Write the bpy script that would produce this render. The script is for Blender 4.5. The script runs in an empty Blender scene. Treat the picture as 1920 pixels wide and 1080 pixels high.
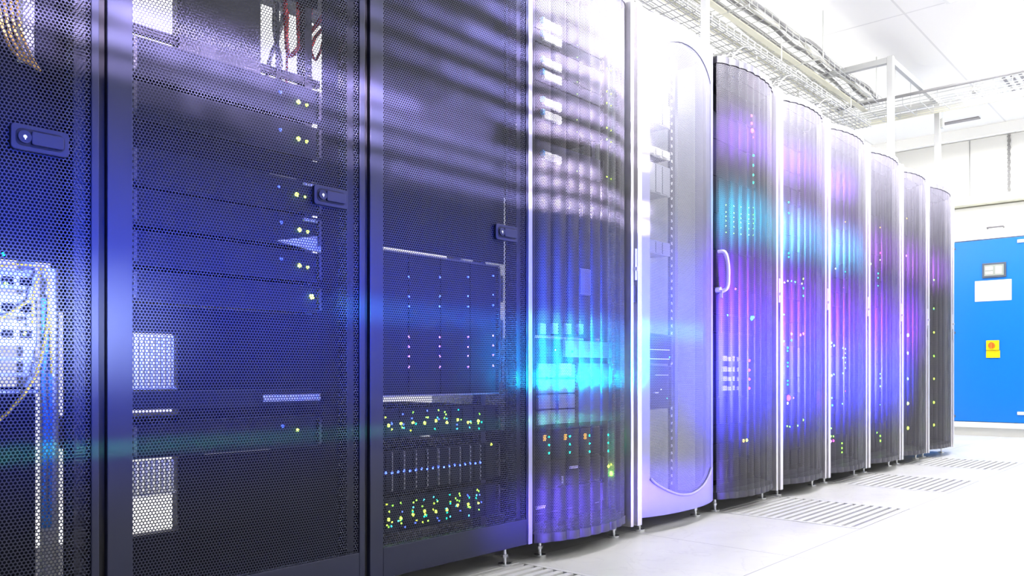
import bpy, math, random
from mathutils import Vector
random.seed(7)
PI = math.pi
S = bpy.context.scene
C = S.collection

# ------------------------------------------------------------------ camera
TH = math.radians(41.42)
FPX, CX, CY, HOR = 1553.0, 960.0, 540.0, 702.0
CAMX, CAMH = 1.77, 0.625
cam = bpy.data.cameras.new('camera')
cam.sensor_width = 36.0
cam.lens = FPX / 1920 * 36
cam.shift_y = (HOR - CY) / 1920
cam.clip_start = 0.02
camo = bpy.data.objects.new('camera', cam)
camo.location = (CAMX, 0, CAMH)
camo.rotation_euler = (PI/2, 0, TH)
C.objects.link(camo)
S.camera = camo

# ------------------------------------------------------------------ view, world
S.view_settings.view_transform = 'Standard'
S.view_settings.look = 'None'
S.view_settings.gamma = 1.0
S.view_settings.exposure = 0.0
try:
    S.cycles.use_denoising = True
    S.cycles.max_bounces = 8
    S.cycles.transparent_max_bounces = 12
    S.cycles.sample_clamp_indirect = 6
    S.cycles.caustics_reflective = False
    S.cycles.caustics_refractive = False
except Exception:
    pass
w = bpy.data.worlds.new('world')
S.world = w
w.use_nodes = True
w.node_tree.nodes['Background'].inputs[0].default_value = (0.9, 0.92, 1.0, 1)
w.node_tree.nodes['Background'].inputs[1].default_value = 0.08

# ------------------------------------------------------------------ lamps
def area(name, loc, aim, sx, sy, power, col=(1, 1, 1), spread=180, roll=None):
    l = bpy.data.lights.new(name, 'AREA')
    l.shape = 'RECTANGLE'
    l.size, l.size_y = sx, sy
    l.energy = power
    l.color = col
    l.spread = math.radians(spread)
    o = bpy.data.objects.new(name, l)
    o.location = loc
    d = Vector(aim)
    if abs(d.x) > .9:            # faces the row: local x runs along y, local y along z
        o.rotation_euler = (PI/2, 0, PI/2 if d.x < 0 else -PI/2)
    elif d.z < -.95:
        o.rotation_euler = (0, 0, 0)
    else:
        o.rotation_euler = d.to_track_quat('-Z', 'Y').to_euler()
    C.objects.link(o)
    return o

# white luminaires under the ceiling: one line above the row front, one over the aisle, one behind the row
area('ceiling_lamp_row', (0.50, 5.0, 2.93), (0, 0, -1), 0.25, 5.6, 80, (1, .97, 1))
area('ceiling_lamp_aisle', (1.7, 4.4, 2.93), (0, 0, -1), .6, 8.0, 75, (1, .99, .98), 50)
area('ceiling_lamp_rear', (-1.6, 3.6, 2.93), (0, 0, -1), 0.7, 8.0, 170, (1, .98, .95))
area('added_door_washer', (1.15, 2.9, 2.93), (-.80, 0, -.62), 1.1, .12, 20, (1, .97, 1), 38)  # added fill that whitens the door tops, no known fixture
area('added_door_washer', (1.15, 5.6, 2.93), (-.80, 0, -.62), 3.9, .12, 185, (1, .97, 1), 38)  # the same added fill along the far door tops
uo = area('added_ceiling_fill', (3.2, 4.6, 2.3), (0, 0, -1), .3, 6.5, 230, (1, .99, .98))  # unseen upward fill added to whiten the ceiling
uo.rotation_euler = (PI, 0, 0)
uo = area('added_rear_ceiling_fill', (-1.3, 4.4, 2.35), (0, 0, -1), .2, 6.5, 60, (1, .99, .98))  # second upward fill, added above the racks for a brighter ceiling
uo.rotation_euler = (PI, 0, 0)
area('ceiling_lamp_end', (0.6, 8.4, 2.9), (0, 0, -1), 2.4, 0.8, 55, (1, .99, .97))

# added coloured lamps, out of view, laying streaks of light on the doors
LX = 3.3
def added_beam(name, y0, y1, z, h, power, col, spread):
    area(name, (LX, (y0+y1)/2, z), (-1, 0, 0), y1-y0, h, power, col, spread)
BL = (.03, .10, 1.0)
added_beam('blue_beam_wide', .55, 3.4, .82, .45, 30, (.02, .07, 1.0), 12)
added_beam('blue_beam_far', 3.2, 6.0, .66, .26, 130, (.05, .05, 1.0), 12)
added_beam('violet_beam', 3.3, 6.4, .98, .20, 46, (.22, .03, 1.0), 12)
added_beam('cyan_beam', 1.9, 2.75, .68, .04, 6, (.0, .55, 1.0), 5)
added_beam('cyan_beam_low', 2.0, 2.75, .61, .01, 3, (.0, .75, 1.0), 1.5)
added_beam('azure_beam', 1.3, 3.2, .80, .02, 2.5, (.05, .35, 1.0), 2)
added_beam('pale_beam_left', -.6, .85, .73, .05, 5.5, (.75, .88, 1.0), 6)
added_beam('blue_beam_left', -.5, .7, .84, .5, 7, (.03, .10, 1.0), 12)
added_beam('violet_beam_base', 1.9, 3.4, .17, .06, 5, (.14, .08, 1.0), 5)
added_beam('green_beam', .2, 2.6, .47, .01, .5, (.1, .8, .3), 1.0)
for z, p, y0, y1 in ((1.20, 1.5, 1.5, 2.8), (1.27, 2.2, .9, 2.8), (1.33, 2.6, .5, 2.4), (1.39, 1.6, .5, 1.6), (1.45, 1.6, 1.9, 2.8),
                     (1.53, 1.8, 1.7, 2.8), (1.61, 1.2, 1.6, 2.8), (1.68, 2.4, 1.8, 2.8), (1.78, 2.6, 1.9, 2.9), (1.86, 2.6, 2.1, 2.9)):
    added_beam('lavender_beam', y0, y1, z, .012, p*.65, (.78, .66, 1.0), 1.3)
    added_beam('lavender_beam', y0-.45, y1, z, .012, p*.30, (.78, .66, 1.0), 1.3)
    added_beam('lavender_beam', y0-.2, y1, z, .012, p*.30, (.78, .66, 1.0), 1.3)
added_beam('pale_wash', 2.05, 2.85, 1.93, .2, 10, (.95, .9, 1.0), 6)
added_beam('pale_wash', 2.35, 2.85, 1.80, .3, 9, (.95, .9, 1.0), 6)
added_beam('mauve_beam', .75, 1.9, 1.39, .04, 3.2, (.75, .58, .9), 2.5)
added_beam('purple_beam_far', 4.0, 7.2, 1.42, .10, 14, (.45, .10, 1.0), 7)
added_beam('teal_beam_far', 3.4, 5.2, 1.36, .10, 14, (.05, .65, 1.0), 6)
added_beam('purple_beam_near', 3.4, 5.0, 1.72, .10, 12, (.35, .10, 1.0), 5)

# ------------------------------------------------------------------ materials
def mat(name, col, rough=.5, metal=0, spec=.5, emit=None, strength=0, coat=0):
    m = bpy.data.materials.new(name)
    m.use_nodes = True
    b = m.node_tree.nodes['Principled BSDF']
    b.inputs['Base Color'].default_value = (*col, 1)
    b.inputs['Roughness'].default_value = rough
    b.inputs['Metallic'].default_value = metal
    b.inputs['Specular IOR Level'].default_value = spec
    b.inputs['Coat Weight'].default_value = coat
    if emit:
        b.inputs['Emission Color'].default_value = (*emit, 1)
        b.inputs['Emission Strength'].default_value = strength
    return m

def N(m, t, **kw):
    n = m.node_tree.nodes.new(t)
    for k, v in kw.items():
        setattr(n, k, v)
    return n

def perforated(name, col, pitch=.0075, r=.37, rough=.45, metal=.0, spec=.3):
    """sheet metal with staggered round holes, pattern in metres on the sheet's own UV"""
    m = mat(name, col, rough, metal, spec=spec)
    nt = m.node_tree
    L = nt.links.new
    b = nt.nodes['Principled BSDF']
    out = nt.nodes['Material Output']
    uv = N(m, 'ShaderNodeUVMap')
    uv.uv_map = 'UVMap'
    def vm(op, a, bv):
        n = N(m, 'ShaderNodeVectorMath', operation=op)
        L(a, n.inputs[0])
        if bv is not None:
            n.inputs[1].default_value = bv
        return n.outputs[0]
    S3 = math.sqrt(3)
    base = vm('MULTIPLY', uv.outputs[0], (1/pitch, 1/(pitch*S3), 0))
    ds = []
    for off in ((0, 0, 0), (.5, .5, 0)):
        a = vm('ADD', base, off)
        f = vm('FRACTION', a, None)
        f = vm('SUBTRACT', f, (.5, .5, 0))
        f = vm('MULTIPLY', f, (1, S3, 0))
        ln = N(m, 'ShaderNodeVectorMath', operation='LENGTH')
        L(f, ln.inputs[0])
        ds.append(ln.outputs['Value'])
    mn = N(m, 'ShaderNodeMath', operation='MINIMUM')
    L(ds[0], mn.inputs[0]); L(ds[1], mn.inputs[1])
    lt = N(m, 'ShaderNodeMath', operation='LESS_THAN')
    L(mn.outputs[0], lt.inputs[0]); lt.inputs[1].default_value = r
    tr = N(m, 'ShaderNodeBsdfTransparent')
    mx = N(m, 'ShaderNodeMixShader')
    L(lt.outputs[0], mx.inputs[0]); L(b.outputs[0], mx.inputs[1]); L(tr.outputs[0], mx.inputs[2])
    L(mx.outputs[0], out.inputs['Surface'])
    return m

def noisy(m, c1, c2, scale, stretch=(1, 1, 1), detail=4):
    nt = m.node_tree; L = nt.links.new
    tc = N(m, 'ShaderNodeTexCoord'); mp = N(m, 'ShaderNodeMapping')
    mp.inputs['Scale'].default_value = stretch
    no = N(m, 'ShaderNodeTexNoise'); no.inputs['Scale'].default_value = scale; no.inputs['Detail'].default_value = detail
    cr = N(m, 'ShaderNodeValToRGB')
    cr.color_ramp.elements[0].position = .35; cr.color_ramp.elements[1].position = .65
    cr.color_ramp.elements[0].color = (*c1, 1); cr.color_ramp.elements[1].color = (*c2, 1)
    L(tc.outputs['Object'], mp.inputs[0]); L(mp.outputs[0], no.inputs['Vector'])
    L(no.outputs['Fac'], cr.inputs[0])
    L(cr.outputs[0], nt.nodes['Principled BSDF'].inputs['Base Color'])
    return cr

M = {}
M['navy'] = mat('navy_painted_steel', (.015, .018, .044), .45, .0, .25)
M['navy_dark'] = mat('dark_painted_steel', (.02, .02, .035), .5, .1)
M['gap'] = mat('gap_shade_black', (.004, .004, .008), .8)  # black for painted shade in door slots and handle recesses
M['mesh'] = perforated('navy_perforated_sheet', (.017, .020, .047), .0075, .37)
M['mesh_fine'] = perforated('charcoal_perforated_sheet', (.062, .06, .078), .006, .35, .38, 0, .4)
M['mesh_pale'] = perforated('pale_perforated_sheet', (.20, .20, .27), .006, .37, .4, 0, .5)
M['lilac'] = mat('lilac_painted_steel', (.27, .27, .42), .4, .2)
M['charcoal'] = mat('charcoal_steel', (.05, .05, .065), .4, .3)
M['alu'] = mat('brushed_aluminium', (.78, .77, .82), .32, .75)
M['alu_dark'] = mat('grey_profile', (.25, .24, .26), .4, .6)  # darker grey metal than the bright trims
M['black'] = mat('black_panel', (.004, .0045, .010), .8, 0, .08)
M['server'] = mat('server_dark', (.008, .009, .018), .7, 0, .12)
M['server_grey'] = mat('server_silver', (.42, .44, .5), .4, .3)
M['white_metal'] = mat('white_painted_steel', (.82, .82, .8), .45)
M['rail'] = mat('zinc_rail', (.32, .33, .36), .4, .4)
M['label'] = mat('white_label', (.85, .87, .95), .6)
M['steel'] = mat('bright_steel', (.75, .77, .8), .25, .9)
M['yellow_cable'] = mat('yellow_cable', (.9, .6, .04), .5)
M['ochre_cable'] = mat('ochre_cable', (.42, .26, .05), .6)
M['red_cable'] = mat('red_cable', (.5, .035, .03), .5)
M['blue_cable'] = mat('blue_cable', (.05, .3, .8), .5)
M['grey_cable'] = mat('grey_cable', (.3, .3, .3), .6)
M['pale_cable'] = mat('pale_cable', (.75, .75, .66), .6)
M['basket'] = mat('zinc_wire', (.62, .63, .60), .4, .3)
M['cream'] = mat('cream_strip', (.78, .77, .62), .6)
M['blue_panel'] = mat('blue_enamel', (.0, .17, .64), .35)
M['yellow'] = mat('yellow_plastic', (.95, .7, .0), .4)
M['red'] = mat('red_plastic', (.8, .18, .02), .4)
M['screen'] = mat('grey_screen', (.32, .35, .32), .3)
M['screen_frame'] = mat('screen_frame', (.08, .1, .14), .4)
M['wall'] = mat('white_wall', (.86, .86, .84), .8)
M['strut'] = mat('galvanised_strut', (.52, .53, .52), .5, .2)
M['void'] = mat('void', (.25, .25, .26), .9)
M['grate'] = mat('grate_metal', (.80, .80, .80), .45, .1)

LED = {
 'green': (.25, 1.0, .04), 'lime': (.6, 1.0, .05), 'teal': (.0, 1.0, .55), 'cyan': (.05, .75, 1.0), 'blue': (.05, .10, 1.0),
 'violet': (.4, .15, 1.0), 'magenta': (1.0, .05, .55), 'red': (1.0, .12, .08), 'amber': (1.0, .5, .04), 'white': (.8, .88, 1.0)}
def led_mat(c, s=9):
    k = 'led_%s_%s' % (c, s)
    if k not in M:
        M[k] = mat(c + '_light', LED[c], .4, emit=LED[c], strength=s)
    return M[k]

# floor: pale tiles with fine joints and scuffs
def floor_mat():
    m = mat('pale_floor_tiles', (.8, .8, .79), .32, spec=.4)
    cr = noisy(m, (.70, .70, .685), (.84, .84, .83), 2.2, (1, .5, 1), 8)
    nt = m.node_tree; L = nt.links.new
    tc = N(m, 'ShaderNodeTexCoord')
    sep = N(m, 'ShaderNodeSeparateXYZ'); L(tc.outputs['Object'], sep.inputs[0])
    lines = []
    for ax, off in ((0, .61), (1, 2.10)):
        a = N(m, 'ShaderNodeMath', operation='SUBTRACT'); L(sep.outputs[ax], a.inputs[0]); a.inputs[1].default_value = off
        d = N(m, 'ShaderNodeMath', operation='DIVIDE'); L(a.outputs[0], d.inputs[0]); d.inputs[1].default_value = .67
        f = N(m, 'ShaderNodeMath', operation='PINGPONG'); L(d.outputs[0], f.inputs[0]); f.inputs[1].default_value = .5
        g = N(m, 'ShaderNodeMath', operation='LESS_THAN'); L(f.outputs[0], g.inputs[0]); g.inputs[1].default_value = .003
        lines.append(g.outputs[0])
    mxx = N(m, 'ShaderNodeMath', operation='MAXIMUM'); L(lines[0], mxx.inputs[0]); L(lines[1], mxx.inputs[1])
    # thin vein-like scuffs
    no = N(m, 'ShaderNodeTexNoise'); no.inputs['Scale'].default_value = 5; no.inputs['Detail'].default_value = 10
    no.inputs['Distortion'].default_value = 1.2
    L(tc.outputs['Object'], no.inputs['Vector'])
    sb = N(m, 'ShaderNodeMath', operation='SUBTRACT'); L(no.outputs['Fac'], sb.inputs[0]); sb.inputs[1].default_value = .5
    ab = N(m, 'ShaderNodeMath', operation='ABSOLUTE'); L(sb.outputs[0], ab.inputs[0])
    l2 = N(m, 'ShaderNodeMapRange'); L(ab.outputs[0], l2.inputs[0])
    l2.inputs[1].default_value = 0; l2.inputs[2].default_value = .02; l2.inputs[3].default_value = .22; l2.inputs[4].default_value = 0
    mx0 = N(m, 'ShaderNodeMixRGB'); L(l2.outputs[0], mx0.inputs[0]); L(cr.outputs[0], mx0.inputs[1]); mx0.inputs[2].default_value = (.5, .5, .49, 1)
    mx = N(m, 'ShaderNodeMixRGB'); L(mxx.outputs[0], mx.inputs[0]); L(mx0.outputs[0], mx.inputs[1]); mx.inputs[2].default_value = (.42, .42, .42, 1)
    L(mx.outputs[0], nt.nodes['Principled BSDF'].inputs['Base Color'])
    return m
M['floor'] = floor_mat()

def ceiling_mat():
    m = mat('white_ceiling_tiles', (.88, .88, .87), .8)
    nt = m.node_tree; L = nt.links.new
    tc = N(m, 'ShaderNodeTexCoord')
    sep = N(m, 'ShaderNodeSeparateXYZ'); L(tc.outputs['Object'], sep.inputs[0])
    lines = []
    for ax, off, step in ((0, .1, 1.2), (1, .4, 1.8)):
        a = N(m, 'ShaderNodeMath', operation='SUBTRACT'); L(sep.outputs[ax], a.inputs[0]); a.inputs[1].default_value = off
        d = N(m, 'ShaderNodeMath', operation='DIVIDE'); L(a.outputs[0], d.inputs[0]); d.inputs[1].default_value = step
        f = N(m, 'ShaderNodeMath', operation='PINGPONG'); L(d.outputs[0], f.inputs[0]); f.inputs[1].default_value = .5
        g = N(m, 'ShaderNodeMath', operation='LESS_THAN'); L(f.outputs[0], g.inputs[0]); g.inputs[1].default_value = .007/step
        lines.append(g.outputs[0])
    mxx = N(m, 'ShaderNodeMath', operation='MAXIMUM'); L(lines[0], mxx.inputs[0]); L(lines[1], mxx.inputs[1])
    mx = N(m, 'ShaderNodeMixRGB'); L(mxx.outputs[0], mx.inputs[0]); mx.inputs[1].default_value = (.88, .88, .87, 1); mx.inputs[2].default_value = (.72, .72, .72, 1)
    L(mx.outputs[0], nt.nodes['Principled BSDF'].inputs['Base Color'])
    return m
M['ceiling'] = ceiling_mat()

# ------------------------------------------------------------------ mesh helpers
class MB:
    def __init__(self):
        self.v, self.f, self.uv = [], [], None
    def box(self, x0, x1, y0, y1, z0, z1):
        n = len(self.v)
        self.v += [(x, y, z) for x in (x0, x1) for y in (y0, y1) for z in (z0, z1)]
        for q in ((0, 1, 3, 2), (4, 6, 7, 5), (0, 4, 5, 1), (2, 3, 7, 6), (0, 2, 6, 4), (1, 5, 7, 3)):
            self.f.append(tuple(n + i for i in q))
        return self
    def tube(self, pts, r, n=8, cap=True):
        pts = [Vector(p) for p in pts]
        base = len(self.v)
        up = None
        for i, p in enumerate(pts):
            t = (pts[min(i+1, len(pts)-1)] - pts[max(i-1, 0)]).normalized()
            if up is None:
                up = t.orthogonal().normalized()
            up = (up - t * up.dot(t))
            if up.length < 1e-5:
                up = t.orthogonal()
            up.normalize()
            b = t.cross(up)
            for k in range(n):
                a = 2*PI*k/n
                self.v.append(tuple(p + (up*math.cos(a) + b*math.sin(a))*r))
        for i in range(len(pts)-1):
            for k in range(n):
                a = base + i*n + k; b2 = base + i*n + (k+1) % n
                self.f.append((a, b2, b2+n, a+n))
        if cap:
            self.f.append(tuple(base + k for k in range(n))[::-1])
            self.f.append(tuple(base + (len(pts)-1)*n + k for k in range(n)))
        return self
    def cyl(self, c, axis, r, h, n=16, r2=None):
        """cylinder / cone from c along axis"""
        a = Vector(axis).normalized(); u = a.orthogonal().normalized(); b = a.cross(u)
        c = Vector(c); base = len(self.v); r2 = r if r2 is None else r2
        for rr, cc in ((r, c), (r2, c + a*h)):
            for k in range(n):
                t = 2*PI*k/n
                self.v.append(tuple(cc + (u*math.cos(t) + b*math.sin(t))*rr))
        for k in range(n):
            self.f.append((base+k, base+(k+1) % n, base+n+(k+1) % n, base+n+k))
        self.f.append(tuple(base+k for k in range(n))[::-1])
        self.f.append(tuple(base+n+k for k in range(n)))
        return self
    def dome(self, c, r, d, n=10):
        """little lens facing +x at c"""
        base = len(self.v); rings = 3
        for j in range(rings+1):
            a = PI/2*j/rings
            for k in range(n):
                t = 2*PI*k/n
                self.v.append((c[0] + d*math.sin(a), c[1] + r*math.cos(a)*math.cos(t), c[2] + r*math.cos(a)*math.sin(t)))
        for j in range(rings):
            for k in range(n):
                a = base + j*n + k; b = base + j*n + (k+1) % n
                self.f.append((a, b, b+n, a+n))
        return self
    def prism_yz(self, pts, x0, x1):
        n = len(pts); base = len(self.v)
        for x in (x0, x1):
            self.v += [(x, y, z) for y, z in pts]
        self.f.append(tuple(base+i for i in range(n))[::-1]); self.f.append(tuple(base+n+i for i in range(n)))
        for i in range(n):
            self.f.append((base+i, base+(i+1) % n, base+n+(i+1) % n, base+n+i))
        return self
    def build(self, name, m, parent=None, bevel=0, smooth=False, loc=None):
        me = bpy.data.meshes.new(name)
        me.from_pydata(self.v, [], self.f)
        me.materials.append(M[m] if isinstance(m, str) else m)
        if self.uv:
            ul = me.uv_layers.new(name='UVMap')
            for p in me.polygons:
                for li in p.loop_indices:
                    ul.data[li].uv = self.uv[me.loops[li].vertex_index]
        if smooth:
            for p in me.polygons:
                p.use_smooth = True
        o = bpy.data.objects.new(name, me)
        C.objects.link(o)
        if parent is not None:
            o.parent = parent
            w_ = world_of(parent)
            for vv in me.vertices:
                vv.co = (vv.co[0]-w_[0], vv.co[1]-w_[1], vv.co[2]-w_[2])
        elif loc is not None:
            for vv in me.vertices:
                vv.co = (vv.co[0]-loc[0], vv.co[1]-loc[1], vv.co[2]-loc[2])
            o.location = loc
        if bevel:
            b = o.modifiers.new('bevel', 'BEVEL'); b.width = bevel; b.segments = 2; b.limit_method = 'ANGLE'
        return o

def world_of(o):
    p = Vector((0, 0, 0))
    while o is not None:
        p = p + o.location
        o = o.parent
    return p

def thing(name, label, cat, loc, group=None):
    o = bpy.data.objects.new(name, None)
    o.empty_display_size = .1
    o.location = loc
    o['label'] = label; o['category'] = cat
    if group: o['group'] = group
    C.objects.link(o)
    return o
def tag(o, label, cat, group=None, kind=None):
    o['label'] = label; o['category'] = cat
    if group: o['group'] = group
    if kind: o['kind'] = kind
    return o
def struct(name, mb, m, **k):
    o = mb.build(name, m, **k); o['kind'] = 'structure'; return o

def smooth_path(pts, n=8):
    """Catmull-Rom through points"""
    P_ = [Vector(p) for p in pts]; out = []
    for i in range(len(P_)-1):
        p0 = P_[max(i-1, 0)]; p1 = P_[i]; p2 = P_[i+1]; p3 = P_[min(i+2, len(P_)-1)]
        for j in range(n):
            t = j/n
            out.append(.5*((2*p1) + (p2-p0)*t + (2*p0-5*p1+4*p2-p3)*t*t + (3*p1-3*p2+p3-p0)*t**3))
    out.append(P_[-1]); return out

s_, c_ = math.sin(TH), math.cos(TH)
def P(px, py, xp=-.12):
    """photo pixel -> (y, z) on the upright plane x = xp parallel to the row"""
    t = (px-CX)/FPX; a = CAMX - xp
    y = a*(t*s_ + c_)/(s_ - t*c_); d = a*s_ + y*c_
    return y, CAMH + (HOR-py)*d/FPX
def Q(px, py, y):
    """photo pixel -> (x, z) on the upright plane y"""
    t = (px-CX)/FPX; a = y*(s_ - t*c_)/(c_ + t*s_); d = a*s_ + y*c_
    return CAMX - a, CAMH + (HOR-py)*d/FPX

# ------------------------------------------------------------------ the room
CZ = 3.0
GR = [(1.43, 2.10, -.06, .61), (3.44, 4.11, -.06, .61), (4.78, 5.45, -.06, .61), (6.12, 6.79, -.06, .61)]   # y0 y1 x0 x1 of the vent tiles
fl = MB()
XS = [-2.4, -.06, .61, 5.0]; YS = sorted({-1.5, 10.6} | {g[0] for g in GR} | {g[1] for g in GR})
for i in range(3):
    for j in range(len(YS)-1):
        if i == 1 and any(abs(YS[j]-g[0]) < 1e-6 for g in GR):
            continue
        fl.box(XS[i], XS[i+1], YS[j], YS[j+1], -.03, 0)
struct('floor', fl, 'floor')
struct('trim_1', MB().box(-2.4, 5, -1.5, 10.6, -.30, -.28), 'void')
struct('ceiling', MB().box(-2.4, 5, -1.5, 10.6, CZ, CZ+.05), 'ceiling')
struct('wall_left', MB().box(-2.45, -2.4, -1.5, 10.6, -.3, CZ), 'wall')
struct('wall_far', MB().box(-2.4, 5, 10.6, 10.65, -.3, CZ), 'wall')
struct('wall_right', MB().box(5, 5.05, -1.5, 10.6, -.3, CZ), 'wall')

for (y0, y1, x0, x1), lab in zip(GR, ['slotted metal floor vent tile nearest the camera, beside the third rack',
        'slotted metal floor vent tile, second nearest along the row, beside the handled rack',
        'slotted metal floor vent tile, third nearest along the row of racks',
        'slotted metal floor vent tile farthest away, near the blue cooling unit']):
    g = thing('vent_tile', lab, 'floor vent', ((x0+x1)/2, (y0+y1)/2, 0), 'slotted vent tiles in the floor')
    f = MB(); e = .003
    f.box(x0+e, x0+.03, y0+e, y1-e, -.03, .001).box(x1-.03, x1-e, y0+e, y1-e, -.03, .001)
    f.box(x0+.03, x1-.03, y0+e, y0+.025, -.03, .001).box(x0+.03, x1-.03, y1-.025, y1-e, -.03, .001)
    f.build('frame', 'grate', g)
    b = MB(); n = 15; wv = (x1-x0-.06)/n
    for k in range(n):
        b.box(x0+.03+k*wv, x0+.03+k*wv+wv*.56, y0+.025, y1-.025, -.028, 0)
    b.build('slats', 'grate', g)

# ------------------------------------------------------------------ racks
B = [.07, .725, 1.415, 2.105, 2.73, 3.363, 4.037, 4.68, 5.345, 6.015, 6.64, 7.337]
DEPTH, ZB, ZT = 1.0, .065, 2.05
RLAB = ['leftmost server rack, cut off by the frame edge, flat perforated door, yellow cables inside',
 'navy server rack with flat perforated door and red cables inside its top, second from left',
 'navy server rack with flat perforated door over two glowing blade enclosures, third from left',
 'server rack with pleated bowed mesh door and small white pods inside, fourth from left',
 'pale lilac server rack whose arched mesh window ends in a curve near the floor',
 'pleated-door server rack just right of the lilac rack, magenta lights inside',
 'pleated-door server rack with three small red lights in a row inside',
 'fourth server rack from the far end of the row, pleated bowed door',
 'third server rack from the far end of the row, pleated bowed door',
 'second server rack from the far end of the row, pleated bowed door',
 'server rack at the far end of the row, next to the blue cooling unit']
STYLE = ['flat', 'flat', 'flat', 'pleat', 'window'] + ['pleat']*6

def bow(u, sag):
    return sag*(1-abs(2*u-1)**2.3)

def door_pleat(r, y0, y1, n=9, sag=.06):
    """bowed, pleated perforated sheet with solid caps"""
    d = MB(); cols = n*8; uv = []
    arc = 0; prev = None; xs = []
    for i in range(cols+1):
        u = i/cols
        x = .004 + bow(u, sag) + .007*abs(math.sin(n*PI*u))**.7
        y = y0 + (y1-y0)*u
        if prev: arc += math.hypot(x-prev[0], y-prev[1])
        prev = (x, y); xs.append((x, y, arc))
    d.uv = []
    for x, y, a in xs:
        for z in (ZB+.03, ZT-.03):
            d.v.append((x, y, z)); d.uv.append((a, z))
    for i in range(cols):
        d.f.append((2*i, 2*i+2, 2*i+3, 2*i+1))
    door = thing_part('door', r)
    o = d.build('perforated_panel', 'mesh_fine', door)
    for z0, z1 in ((ZB, ZB+.03), (ZT-.03, ZT)):
        pts = [(-.02, y0)] + [(x+.004, y) for x, y, a in xs] + [(-.02, y1)]
        m = MB(); k = len(pts)
        m.v = [(x, y, z0) for x, y in pts] + [(x, y, z1) for x, y in pts]
        m.f = [tuple(range(k)), tuple(range(k, 2*k))[::-1]] + [(i, i+k, (i+1) % k + k, (i+1) % k) for i in range(k)]
        m.build('end_cap', 'charcoal', door)
    return door

def thing_part(name, parent):
    o = bpy.data.objects.new(name, None); o.empty_display_size = .05
    o.parent = parent; C.objects.link(o)
    return o

def door_flat(r, y0, y1, ls, rs):
    door = thing_part('door', r)
    f = MB(); x0, x1 = -.022, .004
    f.box(x0, x1, y0, y0+ls, ZB, ZT).box(x0, x1, y1-rs, y1, ZB, ZT)
    f.box(x0, x1, y0+ls, y1-rs, ZB, ZB+.085).box(x0, x1, y0+ls, y1-rs, ZT-.06, ZT)
    f.build('door_frame', 'navy', door, bevel=.002)
    m = MB(); ya, yb, za, zb = y0+ls-.002, y1-rs+.002, ZB+.083, ZT-.058
    m.v = [(0, ya, za), (0, yb, za), (0, yb, zb), (0, ya, zb)]; m.uv = [(ya, za), (yb, za), (yb, zb), (ya, zb)]; m.f = [(0, 1, 2, 3)]
    m.build('perforated_panel', 'mesh', door)
    return door

def swing_handle(door, yc, zc, w_=.105, h=.05):
    """flush lever handle: plate, black recess shade, paddle, round lock"""
    y0, y1, z0, z1 = yc-w_/2, yc+w_/2, zc-h/2, zc+h/2
    def rr(y0, y1, z0, z1, r, n=5):
        pts = []
        for cy, cz, a0 in ((y1-r, z1-r, 0), (y0+r, z1-r, 90), (y0+r, z0+r, 180), (y1-r, z0+r, 270)):
            for k in range(n+1):
                a = math.radians(a0 + 90*k/n); pts.append((cy + r*math.cos(a), cz + r*math.sin(a)))
        return pts
    h_ = MB().prism_yz(rr(y0, y1, z0, z1, .008), .001, .010)
    ho = h_.build('door_handle', 'navy', door, bevel=.0015)
    # black plate painting the recess shade, then the paddle, inside the same handle
    g = MB().prism_yz(rr(y0+.008, y1-.008, z0+.008, z1-.008, .012), .0085, .0108)
    g.build('recess_shade_plate', 'gap', door)
    p = MB().prism_yz(rr(yc-.018, y1-.012, z0+.012, z1-.012, .004), .009, .017)
    p.build('handle_paddle', 'navy', door, bevel=.0015)
    l = MB().cyl((.009, y0+.023, zc), (1, 0, 0), .012, .007, 20)
    l.build('lock_barrel', 'navy', door)
    k = MB().cyl((.0155, y0+.023, zc), (1, 0, 0), .0035, .001, 12).box(.016, .0175, y0+.022, y0+.024, zc-.006, zc-.001)
    k.build('keyhole', 'steel', door)

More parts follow.
